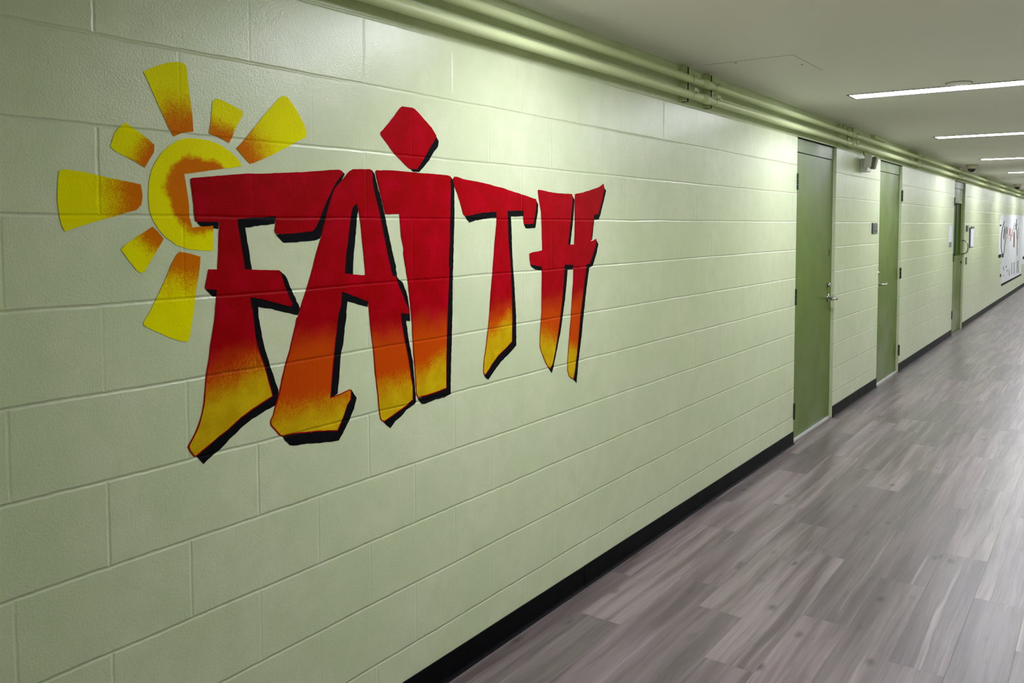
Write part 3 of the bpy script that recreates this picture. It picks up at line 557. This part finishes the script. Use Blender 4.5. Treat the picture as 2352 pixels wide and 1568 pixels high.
# ------------------------------------------------------------------ conduits and struts
STY = [1.03, 1.33, 4.03, 4.33, 7.03, 7.33, 9.94, 10.24, 12.93, 13.23, 15.95, 16.25, 18.95, 19.25, 21.95, 22.25, 24.95, 27.95, 30.95, 33.95, 36.95]
PIPES = [(.041+.0205, 2.3575, .0200), (.041+.0205, 2.2775, .0205)]
for i, (px_, pz_, pr_) in enumerate(PIPES):
    bm = newbm()
    tube(bm, [(px_, YA+.01+k*1.5, pz_) for k in range(int((YB-YA)/1.5))]+[(px_, YB-.01, pz_)], pr_, 24)
    o = link('conduit_pipe', bm, MPIPE, None, True); rebase(o, (px_, 0, pz_))
    tag(o, ['cream painted conduit running along the wall, the upper one just under the ceiling',
            'cream painted conduit running along the wall, the lower one'][i], 'pipe', 'conduits along the corridor wall')
    for k, yc in enumerate([1.22, 4.20, 7.22, 10.1, 13.1, 16.12, 19.1, 22.1]):
        bm = newbm(); yy = yc-.01*i
        R = pr_+.0035
        tube(bm, [(px_, yy-.05, pz_), (px_, yy-.049, pz_), (px_, yy-.008, pz_), (px_, yy-.006, pz_), (px_, yy+.006, pz_), (px_, yy+.008, pz_), (px_, yy+.049, pz_), (px_, yy+.05, pz_)],
             [R-.002, R, R, R+.002, R+.002, R, R, R-.002], 20)
        part('coupling', bm, MPIPE, o, True)
def make_strut(y):
    e = empty('strut_bracket', (0, y, 2.246))
    w, dp, th, lip = .0206, .041, .0028, .0095
    z0, z1 = 2.246, 2.427
    bm = newbm()
    box(bm, 0, th, y-w, y+w, z0, z1)
    for s in (-1, 1):
        box(bm, th, dp, y+s*w-(th if s > 0 else 0), y+s*w+(th if s < 0 else 0), z0, z1)
        box(bm, dp-th, dp, min(y+s*w, y+s*(w-lip)), max(y+s*w, y+s*(w-lip)), z0, z1)
        box(bm, dp-.008, dp-th, min(y+s*(w-lip), y+s*(w-lip+th)), max(y+s*(w-lip), y+s*(w-lip+th)), z0, z1)
    part('channel', bm, MPIPE, e)
    bm = newbm(); box(bm, th, dp-.004, y-w+lip-.0004, y+w-lip+.0004, z0+.001, z1-.001); part('slot_shade', bm, MSHUT, e, label='black filler standing in for the shade inside the channel')  # solid black box added so the hollow channel reads as deep shade
    for (px_, pz_, pr_) in PIPES:
        bm = newbm(); R = pr_+.0022; n = 22
        for (r0, r1, hw) in ((pr_+.0004, R, .013),):
            rings = []
            for k in range(n+1):
                a = -PI*.78+2*PI*.78*k/n
                c, s = math.cos(a), math.sin(a)
                rings.append([bm.verts.new((px_+c*rr, y+q, pz_+s*rr)) for rr, q in ((r0, -hw), (r1, -hw), (r1, hw), (r0, hw))])
            for a_, b_ in zip(rings, rings[1:]):
                for k in range(4): bm.faces.new((a_[k], a_[(k+1) % 4], b_[(k+1) % 4], b_[k]))
            bm.faces.new(rings[0]); bm.faces.new(rings[-1][::-1]); bmesh.ops.recalc_face_normals(bm, faces=bm.faces)
        # ears and bolt standing off the front of the band
        box(bm, px_+pr_-.001, px_+pr_+.019, y-.013, y-.004, pz_+.006, pz_+.0085)
        box(bm, px_+pr_-.001, px_+pr_+.019, y-.013, y+.011, pz_+.013, pz_+.0155)
        box(bm, px_+pr_+.001, px_+pr_+.004, y-.012, y+.012, pz_+.010, pz_+.034)
        tube(bm, [(px_+pr_+.012, y, pz_-.002), (px_+pr_+.012, y, pz_+.030)], .0032, 8)
        tube(bm, [(px_+pr_+.012, y, pz_+.0156), (px_+pr_+.012, y, pz_+.021)], .0065, 6)
        part('pipe_clamp', bm, MPIPE, e)
    return e
def dup(root, dy):
    r = root.copy(); COL.objects.link(r); r.location = (root.location[0], root.location[1]+dy, root.location[2])
    for ch in list(root.children):
        c = ch.copy(); COL.objects.link(c); c.parent = r
    return r
WHERE = {1.03: 'above the painted sun', 1.33: 'above the painted letter F', 4.03: 'nearer one left of the first green door', 4.33: 'farther one left of the first green door',
         7.03: 'at the right edge of the first green door', 7.33: 'left of the white wall device', 9.94: 'nearer one past the second green door', 10.24: 'farther one past the second green door',
         12.93: 'above the left edge of the third green door', 13.23: 'above the window of the third green door', 15.95: 'nearer one past the third green door', 16.25: 'farther one past the third green door'}
s0 = None
for y in STY:
    if s0 is None: s0 = make_strut(y); r = s0; ys = y
    else: r = dup(s0, y-ys)
    r['label'] = ('cream steel bracket clamping both conduits, ' + WHERE[y]) if y in WHERE else 'small cream bracket clamping both conduits at the far end of the corridor'
    r['category'] = 'bracket'; r['group'] = 'brackets carrying the conduits'

# ------------------------------------------------------------------ ceiling lights
X0, X1 = .462, 1.985
LY = [2.50, 5.645, 8.74, 11.98, 15.28, 18.45, 21.6, 24.75, 27.9, 31.05, 34.2, 37.35, 40.5, -3.78]  # last one is out of view, added to lift the left of the wall
def make_light(y):
    e = empty('ceiling_light', ((X0+X1)/2, y, CEIL))
    hw = .088
    bm = newbm()
    for (a, b, c, d_) in ((X0-.014, X1+.014, y-hw-.014, y-hw), (X0-.014, X1+.014, y+hw, y+hw+.014), (X0-.014, X0, y-hw, y+hw), (X1, X1+.014, y-hw, y+hw)):
        box(bm, a, b, c, d_, CEIL-.004, CEIL)
    part('trim_frame', bm, MRING, e, bevel=.001)
    bm = newbm(); box(bm, X0+.004, X1-.004, y-hw+.004, y+hw-.004, CEIL-.0022, CEIL-.0004)
    part('diffuser', bm, MEMIT, e, label='glowing white diffuser')
    return e
l0 = make_light(LY[1])
LLAB = {13: 'unseen recessed strip light near the end wall, added to brighten the painted sun side', 0: 'long recessed strip light in the ceiling above the painted letters', 1: 'long recessed strip light, nearest one in view, with the round cover beside it', 2: 'recessed strip light, second in view along the corridor ceiling',
        3: 'recessed strip light just before the nearer dome camera', 4: 'short looking recessed strip light between the two dome cameras'}
for i, y in enumerate(LY):
    r = l0 if i == 1 else dup(l0, y-LY[1])
    r['label'] = LLAB.get(i, 'recessed strip light at the far end of the corridor ceiling')
    r['category'] = 'light'; r['group'] = 'strip lights across the corridor ceiling'

# ------------------------------------------------------------------ things on ceiling
bm = newbm(); lathe(bm, (1.118, 5.452, CEIL), [(.068, 0), (.068, -.003), (.062, -.008), (.02, -.010), (.004, -.0105)], 36)
o = link('ceiling_cover', bm, MCEIL, None, True); rebase(o, (1.118, 5.452, CEIL)); tag(o, 'round flat cover plate on the ceiling beside the nearest strip light', 'cover plate')
bm = newbm()
for k in range(48):
    a = 2*PI*k/48; b = 2*PI*(k+1)/48
    q = [(1.118+math.cos(t)*r, 5.452+math.sin(t)*r) for t in (a, b) for r in (.068, .073)]
    vs = [bm.verts.new((x, y, CEIL-.0035)) for x, y in (q[0], q[1], q[3], q[2])]; bm.faces.new(vs)
    v2 = [bm.verts.new((x, y, CEIL)) for x, y in (q[0], q[1], q[3], q[2])]
    bm.faces.new((vs[1], v2[1], v2[2], vs[2])); bm.faces.new((vs[0], vs[3], v2[3], v2[0]))
part('rim', bm, MRING, o)
# access hatch
hx0, hx1, hy0, hy1 = .107, .568, 4.095, 4.585
bm = newbm(); box(bm, hx0, hx1, hy0, hy1, CEIL-.0012, CEIL)
o = link('access_hatch', bm, MCEIL, None, bevel=.0006); rebase(o, (hx0, hy0, CEIL)); tag(o, 'square painted access hatch flush in the ceiling next to the conduits', 'hatch')
bm = newbm(); g = .0022
for (a, b, c, d_) in ((hx0, hx1, hy0-g, hy0), (hx1, hx1+g, hy0, hy1), (hx0, hx1, hy1, hy1+g)): box(bm, a, b, c, d_, CEIL-.0008, CEIL)
part('edge_gap', bm, MRING, o, label='thin dark gap round the hatch')
for (sx, sy) in ((.262, 4.125), (.530, 4.36)):
    bm = newbm(); lathe(bm, (sx, sy, CEIL-.0012), [(.006, 0), (.006, -.001), (.003, -.0014)], 14); part('latch', bm, MDARK, o)
# small plate on ceiling above the wall device
bm = newbm(); box(bm, .002, .035, 8.15, 8.62, CEIL-.03, CEIL); o = link('ceiling_plate', bm, MPIPE, None, bevel=.001); rebase(o, (.018, 8.4, CEIL)); tag(o, 'small painted metal plate tucked behind the upper conduit above the wall device', 'plate')
# dome cameras
def dome(x, y, lab, s=1.0):
    e = empty('dome_camera', (x, y, CEIL), lab, 'security camera', 'dome cameras on the ceiling')
    bm = newbm(); lathe(bm, (x, y, CEIL), [(.078*s, 0), (.080*s, -.006), (.078*s, -.022), (.066*s, -.048*s), (.054*s, -.058*s), (.03, -.059*s)], 32); part('camera_housing', bm, MBEIGE, e, True)
    bm = newbm(); lathe(bm, (x, y, CEIL-.056*s), [(.051*s, 0), (.050*s, -.012*s), (.043*s, -.028*s), (.030*s, -.041*s), (.014*s, -.047*s), (.003, -.048*s)], 28); part('camera_dome', bm, MBLACK, e, True, label='black dome')
    return e
dome(.232, 12.95, 'beige security camera with a black dome, nearer of the two on the ceiling')
dome(.215, 19.75, 'beige security camera with a black dome, farther of the two on the ceiling')

# ------------------------------------------------------------------ things on the wall
# emergency light / sounder between doors 1 and 2
e = empty('wall_sensor', (0, 7.86, 2.07), 'white plastic device with tilted head and brownish lens, high between the first two green doors', 'wall device')
bm = newbm(); box(bm, 0, .062, 7.755, 7.895, 2.078, 2.195); part('back_box', bm, MWHITE, e, bevel=.006)
bm = newbm()
for v in box(bm, .050, .115, 7.70, 7.80, 2.112, 2.218):
    if v.co.z < 2.16: v.co.x -= .012
    if v.co.y > 7.75: v.co.z += .002
hd = part('sensor_head', bm, MWHITE, e, bevel=.010)
bm = newbm()
for v in box(bm, .112, .150, 7.725, 7.80, 2.098, 2.205):
    if v.co.z < 2.15: v.co.x -= .022
part('lens', bm, MBROWN, hd, bevel=.006, label='brownish tinted lens')
bm = newbm(); tube(bm, [(.020, 7.79, 2.262), (.022, 7.79, 2.235), (.05, 7.77, 2.205), (.056, 7.765, 2.19)], .0045, 8); part('cable', bm, MDOOR, e, True)
# door sign
e = empty('door_sign', (0, 8.34, 1.518), 'small charcoal room sign on the wall left of the second green door', 'sign')
bm = newbm(); box(bm, 0, .010, 8.24, 8.435, 1.518, 1.622); part('sign_plate', bm, MPLAQ, e, bevel=.0015)
bm = newbm(); box(bm, .0095, .0108, 8.262, 8.425, 1.606, 1.618); box(bm, .0095, .0108, 8.262, 8.425, 1.522, 1.530)
box(bm, .0095, .0108, 8.31, 8.39, 1.582, 1.600); box(bm, .0095, .0108, 8.30, 8.40, 1.556, 1.572)
part('sign_marks', bm, MPLAQ2, e, label='lighter grey marks')
# sheet left of door 3
e = empty('posted_sheet', (0, 12.84, 1.29), 'pale sheet with darker print at its foot, taped left of the third green door', 'notice')
bm = newbm(); box(bm, 0, .002, 12.72, 12.95, 1.36, 1.59); part('sheet', bm, MPAPER, e)
bm = newbm(); box(bm, 0, .0022, 12.72, 12.95, 1.285, 1.36)
for k in range(4): box(bm, .0022, .0026, 12.74+.02*(k % 2), 12.92-.03*(k % 3), 1.295+.016*k, 1.303+.016*k, 1)
part('print_block', bm, [simple('lilac_grey_print', s2l(150, 150, 170), .6, .3), MINK], e)
# switch plate, access reader, framed notice right of door 3
bm = newbm(); box(bm, 0, .012, 14.32, 14.47, 1.495, 1.59); o = link('door_sign', bm, MPLAQ, None, bevel=.002); rebase(o, (0, 14.4, 1.5)); tag(o, 'small charcoal room sign right of the third green door', 'sign')
bm = newbm(); box(bm, 0, .01, 14.34, 14.45, .985, 1.095); o = link('switch_plate', bm, MCLIP, None, bevel=.002); rebase(o, (0, 14.4, .985)); tag(o, 'small grey switch plate low on the wall right of the third green door', 'switch')
bm = newbm(); box(bm, .01, .017, 14.385, 14.405, 1.02, 1.06); part('toggle', bm, MWHITE, o)
e = empty('framed_notice', (0, 14.82, 1.24), 'framed lilac notice with a dark clip at its top, right of the third green door', 'notice')
bm = newbm(); box(bm, 0, .016, 14.66, 15.02, 1.24, 1.555); part('frame', bm, MCLIP, e, bevel=.002)
bm = newbm(); box(bm, .0155, .018, 14.73, 15.03, 1.252, 1.545); part('sheet', bm, MPAPER, e)
bm = newbm(); box(bm, .016, .03, 14.70, 15.0, 1.545, 1.572); part('clip', bm, MPLAQ, e, bevel=.002)

# ------------------------------------------------------------------ world and camera
w = bpy.data.worlds.new('corridor_world'); sc.world = w; w.use_nodes = True
w.node_tree.nodes['Background'].inputs[0].default_value = (0, 0, 0, 1)
f_, yaw, pitch, roll, D, H, sx, sy = 1906.106, .5982183, -.0552470, -.00073092, 1.9005905, 1.6040136, 82.6346, -162.1713
cy_, sy_ = math.cos(yaw), math.sin(yaw)
fw = Vector((-sy_*math.cos(pitch), cy_*math.cos(pitch), math.sin(pitch))); r_ = Vector((cy_, sy_, 0)); u_ = r_.cross(fw)
r2 = r_*math.cos(roll)+u_*math.sin(roll); u2 = -r_*math.sin(roll)+u_*math.cos(roll)
cam = bpy.data.cameras.new('camera'); co = bpy.data.objects.new('camera', cam); COL.objects.link(co)
co.matrix_world = Matrix(((r2.x, u2.x, -fw.x, D), (r2.y, u2.y, -fw.y, 0), (r2.z, u2.z, -fw.z, H), (0, 0, 0, 1)))
cam.sensor_width = 36; cam.lens = f_*36/2352; cam.shift_x = -sx/2352; cam.shift_y = sy/2352
cam.clip_start = .05; cam.clip_end = 200
sc.camera = co
vs = sc.view_settings; vs.view_transform = 'Standard'; vs.look = 'None'; vs.gamma = 1; vs.use_curve_mapping = False; vs.exposure = 0.70
try:
    sc.cycles.max_bounces = 10; sc.cycles.diffuse_bounces = 8; sc.cycles.use_denoising = True
    sc.cycles.sample_clamp_indirect = 8
except Exception: pass
